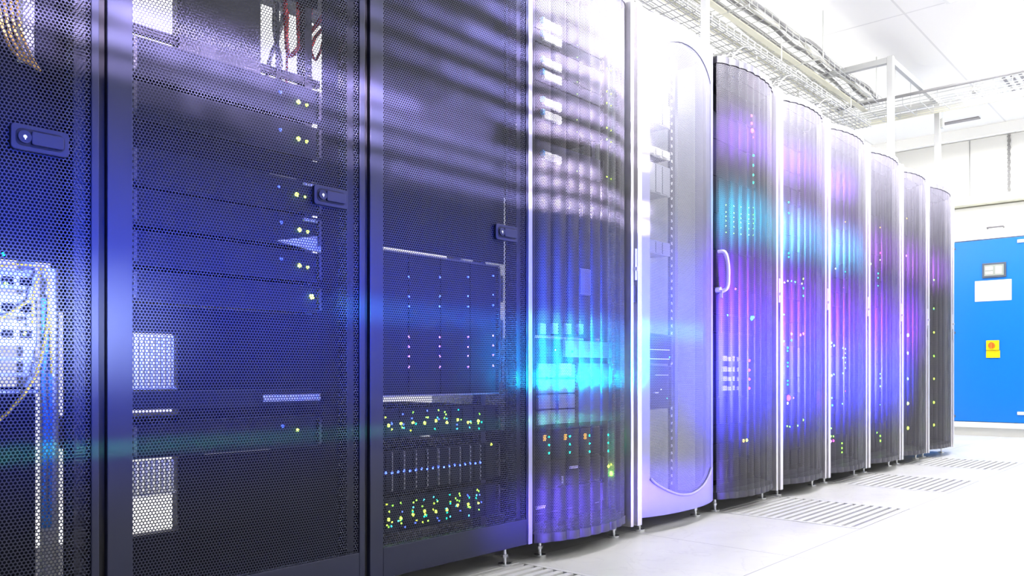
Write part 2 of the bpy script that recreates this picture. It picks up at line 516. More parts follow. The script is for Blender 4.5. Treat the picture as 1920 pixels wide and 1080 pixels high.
RACK = []
for i in range(11):
    y0, y1 = B[i], B[i+1]; st = STYLE[i]
    r = thing('server_rack', RLAB[i], 'server rack', (0, (y0+y1)/2, 0), 'row of server racks')
    RACK.append(r)
    f = MB(); ya, yb = y0+.008, y1-.008
    for (xa, xb) in ((-.065, -.025), (-DEPTH, -DEPTH+.04)):
        f.box(xa, xb, ya, ya+.04, ZB, ZT).box(xa, xb, yb-.04, yb, ZB, ZT)
    f.box(-DEPTH, -.025, ya, yb, ZT-.03, ZT).box(-DEPTH, -.025, ya, yb, ZB, ZB+.03)
    f.build('frame', 'navy_dark' if st != 'window' else 'lilac', r, bevel=.002)
    # black strip painting the shade in the slot between neighbouring doors
    MB().box(-.06, -.008, y1-.010, y1+.007, ZB, ZT).build('gap_shade_strip', 'gap', r)
    # mounting rails
    for yy in (ya+.075, yb-.095):
        rl = MB(); z = ZB+.05
        rl.box(-.137, -.132, yy, yy+.02, ZB+.03, ZT-.03).box(-.17, -.132, yy-.003, yy, ZB+.03, ZT-.03)
        rl.build('mounting_rail', 'rail' if i in (0, 4) else 'navy_dark', r)
    for yy in (y0+.09, y1-.09):
        for xx in (-.09, -DEPTH+.08):
            ft = MB().cyl((xx+.05, yy, 0), (0, 0, 1), .022, .008, 16).cyl((xx+.05, yy, .006), (0, 0, 1), .006, ZB-.004, 10).cyl((xx+.05, yy, .028), (0, 0, 1), .011, .009, 6)
            ft.build('leveling_foot', 'steel', r)
    if st == 'flat':
        a0, a1 = [(y0+.01, .717), (.733, 1.406), (1.423, 2.100)][i]
        ls, rs = [(.05, .016), (.053, .019), (.046, .027)][i]
        d = door_flat(r, a0, a1, ls, rs)
        yc, zc = [(.604, 1.082), (1.292, 1.082), (1.972, 1.076)][i]
        swing_handle(d, yc, zc)
        if i == 2:
            MB().box(-.02, .009, 2.079, 2.099, ZB, ZT).build('edge_strip', 'lilac', d, bevel=.002)
    elif st == 'pleat':
        d = door_pleat(r, y0+(.003 if i == 3 else .02), y1-.085)
        # twin aluminium trims with a darker channel and slim lever handle between
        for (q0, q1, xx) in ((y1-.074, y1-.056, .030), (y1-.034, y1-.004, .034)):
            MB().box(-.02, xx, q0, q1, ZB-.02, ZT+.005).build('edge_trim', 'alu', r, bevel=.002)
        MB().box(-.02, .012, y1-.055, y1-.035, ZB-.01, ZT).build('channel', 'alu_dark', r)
        hd = MB().box(.012, .034, y1-.052, y1-.038, .985, 1.105)
        hd.prism_yz([(y1-.054, 1.02), (y1-.036, 1.02), (y1-.036, 1.035), (y1-.054, 1.035)], .012, .044)
        hd.build('door_handle', 'alu', d, bevel=.002)
        MB().box(.012, .028, y1-.054, y1-.037, .90, .965).build('lock_barrel', 'charcoal', d, bevel=.002)
    else:
        d = thing_part('door', r)
        a0, a1 = y0+.003, 3.351; w0, w1 = 2.797, 3.302; sag = .05; n = 48
        def zb(v): return .215 - .085*math.sin(PI*v)**.8
        def zt(v): return 1.90 + .085*math.sin(PI*v)**.8
        fr = MB(); me_ = MB(); me_.uv = []
        ys = [a0 + (w0-a0)*k/4 for k in range(4)] + [w0 + (w1-w0)*k/n for k in range(n+1)] + [w1 + (a1-w1)*k/4 for k in range(1, 5)]
        def X(y): return .004 + bow((y-a0)/(a1-a0), sag)
        def quad(m, ya, yb, z00, z01, z10, z11, dx=0):
            b = len(m.v); m.v += [(X(ya)+dx, ya, z00), (X(yb)+dx, yb, z10), (X(yb)+dx, yb, z11), (X(ya)+dx, ya, z01)]; m.f.append((b, b+1, b+2, b+3))
        for k in range(len(ys)-1):
            p, q = ys[k], ys[k+1]
            if p >= w0-1e-6 and q <= w1+1e-6:
                vp, vq = (p-w0)/(w1-w0), (q-w0)/(w1-w0)
                quad(fr, p, q, ZB, zb(vp), ZB, zb(vq)); quad(fr, p, q, zt(vp), ZT, zt(vq), ZT)
                b = len(me_.v)
                quad(me_, p, q, zb(vp)-.002, zt(vp)+.002, zb(vq)-.002, zt(vq)+.002, -.004)
                me_.uv += [(v[1], v[2]) for v in me_.v[b:]]
            else:
                quad(fr, p, q, ZB, ZT, ZB, ZT)
        fo = fr.build('door_frame', 'lilac', d)
        so = fo.modifiers.new('thickness', 'SOLIDIFY'); so.thickness = .02; so.offset = -1
        me_.build('perforated_panel', 'mesh_pale', d)
        # curved rim of the window
        rim = [(X(w0+(w1-w0)*k/24)+.003, w0+(w1-w0)*k/24, zb(k/24)) for k in range(25)]
        MB().tube(rim, .006, 6).build('window_rim', 'lilac', d, smooth=True)
        # arched pull handle
        hp = [(.02, 3.368, 1.17), (.05, 3.372, 1.165), (.062, 3.378, 1.12), (.062, 3.384, 1.06), (.055, 3.386, 1.01), (.02, 3.384, .99)]
        MB().tube(smooth_path(hp, 6), .009, 10).build('door_handle', 'alu', d, smooth=True)
        MB().cyl((.012, 3.372, 1.0), (1, 0, 0), .015, .02, 16).box(.03, .04, 3.370, 3.374, .965, 1.0).build('lock_barrel', 'steel', d)
    if i in (5, 6, 7, 8, 9, 10):
        MB().box(-DEPTH, -DEPTH+.006, ya+.04, yb-.04, ZB+.03, ZT-.03).build('added_dark_back', 'black', r)  # dark sheet added so the rack looks black inside
    if i in (3, 4, 10):
        MB().box(-DEPTH+.05, -.07, y1-.007, y1-.002, ZB, ZT).build('side_panel', 'white_metal' if i in (3, 4) else 'navy_dark', r)

# ------------------------------------------------------------------ equipment in the racks
XF = -.115      # front plane of the mounted equipment
def lamp_part(parent, y, z, c, r=.004, s=9, x=None):
    MB().dome(((XF+.006) if x is None else x, y, z), r, r*.8, 8).build('status_light', led_mat(c, s), parent)

def equip(name, label, cat, y0, y1, z0, z1, leds=(), deep=.5, m='server', group=None, bars=0, plates=(), handles=True):
    e = thing(name, label, cat, (XF-deep/2, (y0+y1)/2, z0), group)
    g = .0015
    MB().box(XF-deep, XF-.01, y0+.012, y1-.012, z0+g, z1-g).build('chassis', 'server' if m != 'server_grey' else m, e)
    fb = MB().box(XF-.012, XF, y0, y1, z0+g, z1-g)
    if bars:
        bw = (y1-y0-.04)/bars
        for k in range(bars):
            fb.box(XF, XF+.005, y0+.02+k*bw+bw*.12, y0+.02+(k+1)*bw-bw*.12, z0+.006, z1-.006)
    fb.build('bezel', m, e)
    if handles:
        for yy in (y0+.004, y1-.012):
            MB().box(XF, XF+.014, yy, yy+.008, z0+.008, z1-.008).build('pull_handle', 'rail' if m == 'server_grey' else 'charcoal', e)
    for (py, pz, pw, ph) in plates:
        MB().box(XF, XF+.007, py, py+pw, pz, pz+ph).build('label_plate', 'label', e)
    for l in leds:
        lamp_part(e, *l)
    return e

def blank(i, y0, y1, z0, z1, m='black'):  # dark fillers, many added to block the bright rear
    if z1-z0 < .004: return
    MB().box(XF-.012, XF-.009, y0, y1, z0, z1).build('blanking_light_stop', m, RACK[i])

WH = ['first', 'second', 'third', 'fourth', 'fifth', 'sixth', 'seventh', 'eighth', 'ninth', 'tenth', 'eleventh', 'twelfth']

# --- rack 1 : mostly off frame, bright patch bay, cable manager, yellow and blue cables
ya, yb = B[0]+.09, B[1]-.09
blank(0, .06, .64, .93, 1.20); blank(0, ya, .64, ZB+.03, .555)
blank(0, .695, .718, ZB+.03, ZT-.03); blank(0, .06, .70, 1.20, 1.27); blank(0, .64, .718, .86, ZT-.03); blank(0, .06, .605, 1.27, ZT-.03)
blank(0, .06, .64, .86, .93); blank(0, .06, .64, .555, .60)
blank(1, .737, .77, ZB+.03, ZT-.03)
e = thing('cable_manager', 'white upright slotted cable duct inside the leftmost rack', 'cable duct', (-.12, .667, .1))
cm = MB().box(-.135, -.120, .652, .684, .10, .85)
cm.build('duct', 'white_metal', e)
sl = MB()
for k in range(24):
    sl.box(-.121, -.112, .655, .668, .115+k*.03, .133+k*.03)
sl.build('fingers', 'label', e)
pp = thing('patch_panel', 'silver patch panel with ports, glowing behind the leftmost door', 'patch panel', (-.13, .4, .60))
pb = MB()
for (a, b) in ((.685, .735), (.745, .79), (.80, .84)):
    pb.box(-.14, -.13, .15, .645, a, b)
pb.build('face', 'server_grey', pp)
pt = MB()
for row in (.70, .755, .81):
    for k in range(14):
        pt.box(-.131, -.127, .17+k*.034, .192+k*.034, row, row+.016)
pt.build('ports', 'black', pp)
for (y, z, c) in ((.60, .73, 'lime'), (.585, .81, 'green'), (.62, .71, 'lime'), (.58, .87, 'teal'), (.56, .70, 'lime')):
    MB().dome((-.125, y, z), .004, .003, 8).build('status_light', led_mat(c), pp)
for k, (z, d) in enumerate(((.655, 'upper'), (.625, 'middle'), (.59, 'lowest'))):
    e = thing('rack_shelf', d + ' thin bright-edged shelf in the leftmost rack', 'shelf', (-.3, .4, z), 'thin shelves in the leftmost rack')
    MB().box(-.55, -.12, .13, .645, z, z+.003).build('tray', 'server', e)
    MB().box(-.122, -.116, .13, .645, z-.003, z+.004).build('lip', 'rail', e)
def cable(name, label, pts, r, m, x=-.09, group=None, cat='cable'):
    q = []
    for p in pts:
        xx = p[2] if len(p) > 2 else x
        y, z = P(p[0], p[1], xx); q.append((xx, y, z))
    o = MB().tube(smooth_path(q, 6), r, 8).build(name, m, smooth=True)
    return tag(o, label, cat, group)
cable('fibre_cable', 'yellow cable sagging low from the white duct to the left frame edge', [(92, 520), (90, 600), (72, 690), (40, 745), (-10, 795), (-60, 820)], .0035, 'yellow_cable', group='yellow fibre cables')
cable('fibre_cable', 'yellow cable looping over the top of the white duct', [(97, 700), (93, 560), (84, 503), (68, 530), (62, 570), (62, 610)], .0030, 'yellow_cable', group='yellow fibre cables')
cable('fibre_cable', 'thin yellow cable crossing the glowing patch panel', [(-20, 610), (15, 590), (42, 572), (60, 560)], .0028, 'yellow_cable', group='yellow fibre cables')
cable('fibre_cable', 'thin amber cable arching above the glowing patch panel', [(-20, 505), (10, 497), (50, 497), (80, 503)], .0022, 'yellow_cable', group='yellow fibre cables')
for k, d in enumerate(('outermost', 'second', 'third', 'innermost')):
    cable('hanging_cable', d + ' of four ochre cables hanging in the top corner of the leftmost rack', [(-30+k*13, -120), (-8+k*12, -20), (6+k*11, 55), (28+k*9, 100), (60+k*5, 122+k*4)], .0035, 'ochre_cable', group='ochre cables in the leftmost rack')
for k, d in enumerate(('left', 'middle', 'right')):
    x0 = 68+k*6
    cable('blue_cable', d + ' strand of the blue cable bundle beside the white duct', [(x0+12, 560), (x0+14, 640), (x0+10+(-1)**k*4, 720), (x0+15, 800), (x0+11+(-1)**k*3, 900), (x0+13, 990)], .0042, 'blue_cable', x=-.10, group='blue cable bundle')
cable('grey_cable', 'thick grey cable crossing the top of the leftmost rack', [(-20, 165), (10, 155), (45, 100), (62, 60), (66, 10)], .010, 'grey_cable', x=-.3)

# --- rack 2 : openings on the left, stacked servers with paired green lights
L0, L1, R1 = .83, .952, 1.345
zs = [(1.305, 1.395), (1.205, 1.295), (1.055, 1.145), (.965, 1.05), (.872, .955), (.790, .865)]
pairs = [(1.273, 1.348), (1.273, 1.25), (1.268, 1.101), (1.276, 1.009), (1.276, .914), (1.315, .834)]
for k, ((z0, z1), (ly, lz)) in enumerate(zip(zs, pairs)):
    ls = [(ly, lz, 'lime', .0060, 14), (ly+.026, lz-.002, 'lime', .0045, 9), (ly-.055, lz+.012, 'blue', .0045, 3)]
    if k == 5: ls = [(ly, lz, 'lime', .0075, 20)]
    pl = []
    if k in (2, 3): pl = [(1.29, z1-.014, .05, .007)]
    equip('rack_server', 'black server behind second door, %s from top, %s' % (WH[k], 'one large green light' if k == 5 else 'pair of green lights'), 'server',
          L0, R1, z0, z1, ls, group='servers in the second rack', plates=pl)
blank(1, L0, R1, 1.147, 1.203)
# top region: pale rails and openings seen against the bright rear
blank(1, L1, 1.17, 1.397, ZT-.03, 'navy_dark')
blank(1, L1, R1, .587, .602); blank(1, L1, R1, .425, .43); blank(1, L1, R1, .517, .545)
blank(1, 1.345, 1.412, ZB+.03, 1.372); blank(1, 1.36, 1.412, 1.372, ZT-.03)
blank(1, 1.215, 1.225, 1.397, 1.60, 'navy_dark')
blank(1, 1.17, R1, 1.62, ZT-.03)
MB().box(-.15, -.135, .80, 1.36, 1.412, 1.432).build('cross_rail', 'navy_dark', RACK[1])
# lower part
equip('rack_server', 'black rack server low behind the second door with one green light', 'server', L0, R1, .43, .515,
      [(1.27, .478, 'lime', .005, 12), (1.225, .49, 'blue', .0045, 3)], group='servers in the second rack')
e = thing('console_drawer', 'drawer edged by a dotted white strip in the second rack', 'console drawer', (-.3, 1.15, .52), None)
MB().box(-.5, XF-.01, L0+.01, R1-.01, .545, .585).build('tray', 'server', e)
MB().box(XF-.01, XF, L0, R1, .545, .585).build('front', 'server', e)
MB().box(XF, XF+.004, 1.17, 1.345, .555, .573).build('label_plate', 'label', e)
tri = MB().prism_yz([(1.205, .972), (1.345, 1.002), (1.345, .955)], XF+.001, XF+.006)
tag(tri.build('paper_label', 'label', None), 'white wedge-shaped label stuck below the fourth server of the second rack', 'label')
blank(1, L1, R1, .60, .785, 'black'); blank(1, L1, R1, .16, .425); blank(1, L0, R1, ZB+.03, .255); blank(1, L0, L1, .72, .785)
for (z0, z1) in ((.262, .330), (.345, .43), (.515, .545), (.585, .72)):
    pass
# louvred white vents behind the openings
for k, (z0, z1, d) in enumerate(((.59, .715, 'upper'), (.345, .425, 'lower'))):
    e = thing('louvre_vent', d + ' white louvred strip glowing behind the second door', 'vent', (-.2, .9, z0), 'louvred strips in the second rack')
    mb = MB()
    for q in range(9):
        mb.box(-.135, -.13, .836+q*.0125, .842+q*.0125, z0, z1)
    mb.build('louvres', 'white_metal', e)
    MB().box(-.137, -.129, .832, .948, z0, z0+.005).build('lower_rail', 'white_metal', e)
for k, (x0, x1, d) in enumerate(((533, 537, 'left'), (556, 560, 'middle'), (583, 580, 'right'))):
    cable('red_cable', d + ' red cable hanging in the top of the second rack', [(x0, -120), (x0+2, 0), (x1, 70), (x1+(6, 14, 12)[k], 105+k*4), (x1+30, 80-k*8), (606, 30+k*22)], .006 - .0012*k, 'red_cable', x=-.16, group='red cables in the second rack')
cable('red_cable', 'straight red cable beside the loops in the second rack', [(540, 20), (538, 100), (537, 190), (536, 250)], .0035, 'red_cable', x=-.16, group='red cables in the second rack')
for k, (xa, xb, d) in enumerate(((500, 520, 'left'), (513, 498, 'right'))):
    cable('grey_cable', d + ' dark slanting cable against the bright opening of the second rack', [(xa+20, -30), (xa+14, 50), (xb+6, 120), (xb, 200)], .006, 'grey_cable', x=-.17, group='dark cables in the second rack')

# --- rack 3 : two blade enclosures and a big array above
ya, yb = B[2]+.08, B[3]-.03
blank(2, ya-.04, yb+.03, 1.0, ZT-.03); blank(2, ya-.04, yb+.03, ZB+.03, .12)
dots = []
for px in (762, 820, 873, 920):
    for py in (520, 556, 575, 632, 650, 668, 688):
        y, z = P(px, py); dots.append((y, z + (0.0 if px < 900 else .004), 'blue' if py < 600 else 'violet', .0035, 8))
e = equip('storage_array', 'tall dark storage array dotted with tiny blue lights behind the third door', 'storage array', ya, yb-.01, .56, .99, dots, m='server', bars=4)
MB().box(XF, XF+.008, ya, yb-.01, .986, .990).build('upper_edge', 'charcoal', e)
MB().box(XF, XF+.008, ya, yb-.01, .560, .563).build('lower_edge', 'rail', e)
for k, (za, zb_) in enumerate(((.87, .96), (.74, .81), (.60, .68))):
    v = MB()
    for q in range(3): v.box(XF, XF+.008, 2.055+q*.012, 2.059+q*.012, za, zb_)
    v.build('vent_slot', 'rail', e)
def blade(z0, z1, label, rows, seed):
    rnd = random.Random(seed); ls = []
    for k in range(10):
        yk = ya+.02 + k*.0475
        ls.append((yk+.02, z1-.55*(z1-z0)+rnd.uniform(-.006, .006), 'lime', .0050, 10))
        for q in range(rows):
            ls.append((yk+.008+rnd.uniform(0, .028), z0+.012+rnd.uniform(0, .75)*(z1-z0), rnd.choice(['green', 'lime', 'green', 'teal', 'cyan', 'blue']), .0030, 6))
    return equip('blade_enclosure', label, 'blade enclosure', ya, yb-.01, z0, z1, ls, bars=10)
blade(.435, .525, 'upper blade enclosure lit by a row of green lights behind the third door', 4, 3)
e = equip('blade_enclosure', 'middle blade enclosure with pale upright dividers and a line of blue lights', 'blade enclosure', ya, yb-.01, .275, .40,
      [(ya+.03+k*.0235, .335+(k % 3)*.001, 'blue', .0040, 12) for k in range(20)], bars=10)
for k in range(11):
    MB().box(XF, XF+.008, ya+.006+k*.047, ya+.0085+k*.047, .28, .395).build('divider', 'rail', e)
blade(.155, .262, 'lowest blade enclosure glowing green and blue behind the third door', 7, 5)
lamp_part(e, yb-.05, .392, 'lime', .004); 

# --- rack 4 : pods in pairs, silver array, LED rows
ya, yb = B[3]+.10, B[4]-.06
blank(3, ya-.09, ya, ZB+.03, ZT-.03); blank(3, yb, yb+.055, ZB+.03, ZT-.03)
pods = [(1.86, 1.93), (1.775, 1.85), (1.70, 1.765), (1.63, 1.69), (1.56, 1.62), (1.495, 1.55), (1.375, 1.45)]
zz = [1.845, 1.775, 1.70, 1.635, 1.56, 1.495, 1.37]
hh = [.075, .065, .07, .06, .07, .06, .08]
pod_py = [(42, 'w'), (67, 'w'), (115, 'w'), (139, 'w'), (190, 'w'), (214, 'w'), (291, 'w')]
tops = [P(1010, py-10)[1] for py, _ in pod_py] 
edges = [1.94] + [(P(1010, pod_py[k][0]+14)[1]) for k in range(7)]
for k in range(7):
    z1, z0 = edges[k]-.002, edges[k+1]
    if k == 6: z1 = min(z1, P(1010, 262)[1])
    zc = P(1010, pod_py[k][0])[1]
    ly = [(2.664+.03*q, zc-.01+(.004*(q % 2)), 'lime', .0035, 7) for q in range(3)] + [(2.50, zc-.02, 'green', .002, 5)]
    e = equip('rack_server', 'dark server with white pod at its left end, %s from top in fourth rack' % WH[k], 'server', ya, yb, z0, z1, ly, group='servers with white pods in the fourth rack')
    pod = MB()
    for q in range(2):
        pod.box(XF, XF+.012, 2.30+q*.052, 2.30+q*.052+.047, zc-.014, zc+.014)
    pod.build('vent_pod', 'label', e)
    MB().box(XF, XF+.014, 2.288, 2.299, zc-.002, zc+.016).build('blue_latch', 'blue_cable', e)
ev = edges[7]
blank(3, ya, yb, 1.945, ZT-.03); blank(3, ya, yb, .765, ev-.004)
e = thing('label_sheet', 'small pale label sheet inside the fourth rack at mid height', 'label', (XF-.004, 2.575, .93))
MB().box(XF-.008, XF-.003, 2.535, 2.60, .93, 1.03).build('sheet', 'lilac', e)
for k, px in enumerate((1015, 1038, 1063, 1086)):
    y, z = P(px, 616)
    o = MB().box(XF-.008, XF+.003, y-.016, y+.016, z-.02, z+.018).build('card_tag', 'lilac', None)
    tag(o, '%s of four small pale tags in a row inside the fourth rack' % ('first', 'second', 'third', 'last')[k], 'tag', 'pale tags in the fourth rack')
# silver drive array
e = thing('storage_array', 'silver storage array with drive bays in the fourth rack, lit turquoise', 'storage array', (-.3, 2.52, .44))
MB().box(-.6, XF-.01, ya+.01, yb-.01, .425, .755).build('chassis', 'server_grey', e)
MB().box(XF-.012, XF, ya, yb, .425, .755).build('bezel', 'server', e)
for col in range(2):
    for row in range(4):
        y = 2.265+col*.115; z = .445+row*.056
        MB().box(XF, XF+.012, y, y+.10, z, z+.05).build('drive_bay', 'server_grey', e, bevel=.002)
MB().box(XF, XF+.012, 2.50, 2.80, .445, .668).build('fan_panel', mat('turquoise_vent', (.2, .26, .34), .5), e)
MB().box(XF, XF+.012, 2.42, 2.80, .69, .75).build('upper_vent', 'server_grey', e)
MB().box(XF+.011, XF+.014, 2.385, 2.455, .62, .665).build('label_plate', 'label', e)
for (y, z, c, r) in ((2.31, .612, 'teal', .006), (2.44, .612, 'teal', .006), (2.728, .664, 'teal', .006), (2.728, .645, 'teal', .006), (2.36, .715, 'white', .003), (2.46, .71, 'teal', .004)):
    MB().dome((XF+.013, y, z), r, r*.6, 8).build('status_light', led_mat(c, 12), e)
ls = []
for px in (1025, 1064, 1101, 1136):
    for py in (819, 834, 849):
        y, z = P(px, py-(px-1025)*.035); ls.append((y, z, 'teal', .0042, 10))
eq = equip('network_switch', 'black switch with a grid of turquoise lights in the fourth rack', 'network switch', ya, yb, .315, .42, ls)
for k, px in enumerate((1018, 1057, 1094)):
    y, z = P(px, 821-k*1.5); MB().box(XF, XF+.006, y-.005, y+.005, z-.011, z+.011).build('amber_tag', led_mat('amber', 1.2), eq)
equip('rack_server', 'black server with two bright green lights low in the fourth rack', 'server', ya, yb, .215, .31,
      [(2.705, .262, 'lime', .006, 12), (2.728, .268, 'lime', .007, 16), (2.722, .232, 'green', .009, 22)], plates=[(2.46, .272, .045, .01), (2.41, .225, .004, .025)])
equip('rack_server', 'lowest black server in the fourth rack with a small white triangle mark', 'server', ya, yb, .125, .21, [], plates=[(2.26, .145, .05, .01)])
blank(3, ya, yb, ZB+.03, .122)

# --- rack 5 : pale, half empty cabinet
y0e, y1e = 2.82, 3.185
lst = [(1.86, 1.94, 'server_grey', 'rack_server', 'topmost pale server in the lilac rack'), (1.70, 1.80, 'server_grey', 'rack_server', 'pale server in the lilac rack just under the topmost'),
       (1.56, 1.60, 'white_metal', 'patch_panel', 'thin white panel high in the lilac rack'), (1.40, 1.53, 'server_grey', 'rack_server', 'pale ventilated server at the third level of the lilac rack'),
       (1.14, 1.20, 'server_grey', 'rack_server', 'thin pale server just above mid height in the lilac rack')]
for (z0, z1, m, nm, lab) in lst:
    equip(nm, lab, 'server' if nm == 'rack_server' else 'patch panel', y0e, y1e, z0, z1, [(2.85+.04*k, (z0+z1)/2, 'white', .003, 5) for k in range(2)], m=m, deep=.3, bars=6, handles=False)
equip('rack_server', 'black server with thin bright lines at mid height in the lilac rack', 'server', y0e, y1e, .67, .80, [(3.17, .70, 'cyan', .003, 8)], deep=.4, plates=[(2.83, .73, .34, .003), (2.85, .690, .32, .004)])
equip('rack_server', 'dark navy server just above the clear lower part of the lilac rack', 'server', y0e, y1e, .475, .665, [(3.1, .56, 'white', .0025, 5), (3.15, .52, 'cyan', .003, 5)], deep=.4, plates=[(3.06, .62, .1, .003), (3.05, .545, .03, .004)])
sq = MB()
for k in range(56):
    sq.box(-.119, -.116, 3.199, 3.207, .14+k*.033, .152+k*.033)
MB().box(-.126, -.120, 3.190, 3.214, ZB+.03, ZT-.03).build('mounting_rail', 'navy_dark', RACK[4])
sq.build('lit_rail_holes', 'label', RACK[4])  # white squares painting the brightness seen in the rail holes
e = thing('tool_tray', 'pale tray lying on the floor of the lilac rack', 'tray', (-.35, 3.0, ZB+.03))
MB().box(-.6, -.15, 2.84, 3.15, .098, .104).box(-.6, -.15, 2.84, 2.845, .104, .13).box(-.6, -.15, 3.145, 3.15, .104, .13).build('pan', 'white_metal', e)
# tube lamp added under the roof to brighten the lilac rack inside
cl = thing('added_cabinet_lamp', 'added white tube lamp brightening the inside of the lilac rack', 'lamp', (-.3, 3.05, 1.985))
MB().box(-.34, -.26, 2.85, 3.25, 1.985, 2.015).build('housing', 'white_metal', cl)
MB().cyl((-.30, 2.87, 1.975), (0, 1, 0), .012, .36, 12).build('tube', mat('added_lamp_tube', (1, 1, 1), .5, emit=(1, .98, 1), strength=60), cl)

# --- racks 6 to 11 : dark equipment with scattered lights, each unit its own thing
def px_leds(lst, r=.005, s=10):
    out = []
    for (px, py, c, *k) in lst:
        y, z = P(px, py); out.append((y, z, c, k[0] if k else r, s))
    return out
FAR = {
 5: px_leds([(1405, 205, 'magenta', .007), (1405, 218, 'magenta', .007), (1405, 232, 'magenta', .008), (1406, 246, 'magenta', .012), (1416, 250, 'violet'), (1416, 262, 'magenta'),
     (1421, 298, 'teal', .007), (1421, 316, 'teal', .007), (1421, 334, 'teal', .007), (1421, 348, 'teal', .007),
     (1405, 597, 'cyan', .012), (1412, 595, 'cyan', .008), (1360, 591, 'cyan'), (1345, 546, 'red', .009), (1375, 542, 'red', .006),
     (1401, 676, 'magenta', .007), (1401, 694, 'magenta', .007), (1401, 711, 'magenta', .007), (1401, 728, 'magenta', .007), (1390, 826, 'amber', .008), (1396, 825, 'lime', .008)]
     + [(px, py + (px-1355)*.12, 'green', .0035) for px in (1357, 1372, 1385, 1400, 1415) for py in (385, 398, 406, 414, 424, 436)]),
 6: px_leds([(1480, 626, 'red', .009), (1497, 628, 'red', .008), (1513, 627, 'red', .009), (1474, 746, 'magenta', .016), (1484, 746, 'violet', .006), (1473, 756, 'white', .007),
     (1480, 638, 'teal', .006), (1473, 652, 'teal', .006), (1473, 658, 'teal'), (1473, 680, 'teal'), (1473, 687, 'teal'), (1473, 714, 'teal'), (1473, 721, 'teal'),
     (1475, 380, 'teal'), (1475, 400, 'teal'), (1475, 475, 'teal'), (1475, 482, 'teal'), (1467, 530, 'white'), (1473, 527, 'white'), (1480, 527, 'cyan'), (1487, 529, 'cyan'), (1500, 532, 'white'), (1521, 527, 'green', .007), (1514, 543, 'teal', .007), (1514, 557, 'teal', .007),
     (1472, 799, 'green'), (1477, 800, 'green'), (1492, 798, 'green'), (1520, 785, 'green', .006), (1528, 785, 'green', .006), (1466, 590, 'cyan'), (1466, 640, 'cyan')]),
 7: px_leds([(1555, 643, 'green', .007), (1560, 648, 'green', .007), (1554, 650, 'green', .006), (1591, 655, 'green', .006), (1591, 663, 'green'), (1591, 671, 'green'), (1591, 680, 'green'), (1591, 690, 'green'), (1577, 653, 'green'), (1577, 671, 'green'), (1577, 700, 'green'),
     (1556, 704, 'lime', .006), (1552, 706, 'green'), (1560, 702, 'green'), (1556, 746, 'green'), (1552, 760, 'cyan', .006), (1557, 760, 'cyan', .006), (1576, 757, 'green'), (1555, 803, 'green'), (1554, 818, 'green', .007), (1559, 818, 'green', .006), (1554, 827, 'violet', .009), (1559, 826, 'magenta', .008),
     (1575, 831, 'green', .006), (1575, 840, 'green', .006), (1575, 848, 'green', .006), (1575, 857, 'lime', .007), (1555, 861, 'green'), (1590, 733, 'red', .004), (1590, 512, 'teal'), (1563, 504, 'white'), (1578, 540, 'violet', .003), (1590, 420, 'amber', .004)]),
 8: px_leds([(1629, 495, 'green', .007), (1643, 513, 'teal'), (1643, 521, 'teal'), (1643, 536, 'teal'), (1626, 532, 'green', .006), (1627, 651, 'green', .007), (1627, 691, 'green', .006), (1627, 703, 'lime', .008), (1654, 701, 'green', .006), (1654, 709, 'green'), (1654, 724, 'green', .007),
     (1627, 755, 'green', .007), (1627, 763, 'green'), (1654, 758, 'green', .004), (1626, 807, 'green', .007), (1641, 811, 'green'), (1641, 842, 'green'), (1654, 816, 'green', .008), (1654, 825, 'green', .009), (1625, 846, 'green'), (1654, 477, 'magenta', .007), (1654, 490, 'white'), (1655, 430, 'amber', .005)]),
 9: px_leds([(1710, 630, 'lime', .013), (1703, 662, 'lime', .009), (1708, 663, 'green', .007), (1703, 710, 'lime', .009), (1707, 711, 'green', .007), (1702, 756, 'lime', .012), (1706, 755, 'lime', .008), (1702, 802, 'lime', .013), (1706, 802, 'lime', .008), (1690, 481, 'white', .006), (1696, 480, 'violet', .008), (1697, 410, 'amber', .005), (1719, 665, 'lime', .006), (1719, 710, 'lime', .006), (1719, 756, 'lime', .006)]),
 10: px_leds([(1754, 527, 'green', .008), (1749, 579, 'green', .007), (1751, 580, 'teal', .006), (1752, 624, 'lime', .009), (1752, 668, 'green', .009), (1752, 710, 'lime', .009), (1752, 754, 'lime', .011), (1752, 796, 'lime', .010), (1748, 578, 'green', .006)]),
}
RN = {5: 'rack right of lilac one', 6: 'fifth rack from far end', 7: 'fourth rack from far end', 8: 'third rack from far end', 9: 'second rack from far end', 10: 'farthest rack'}
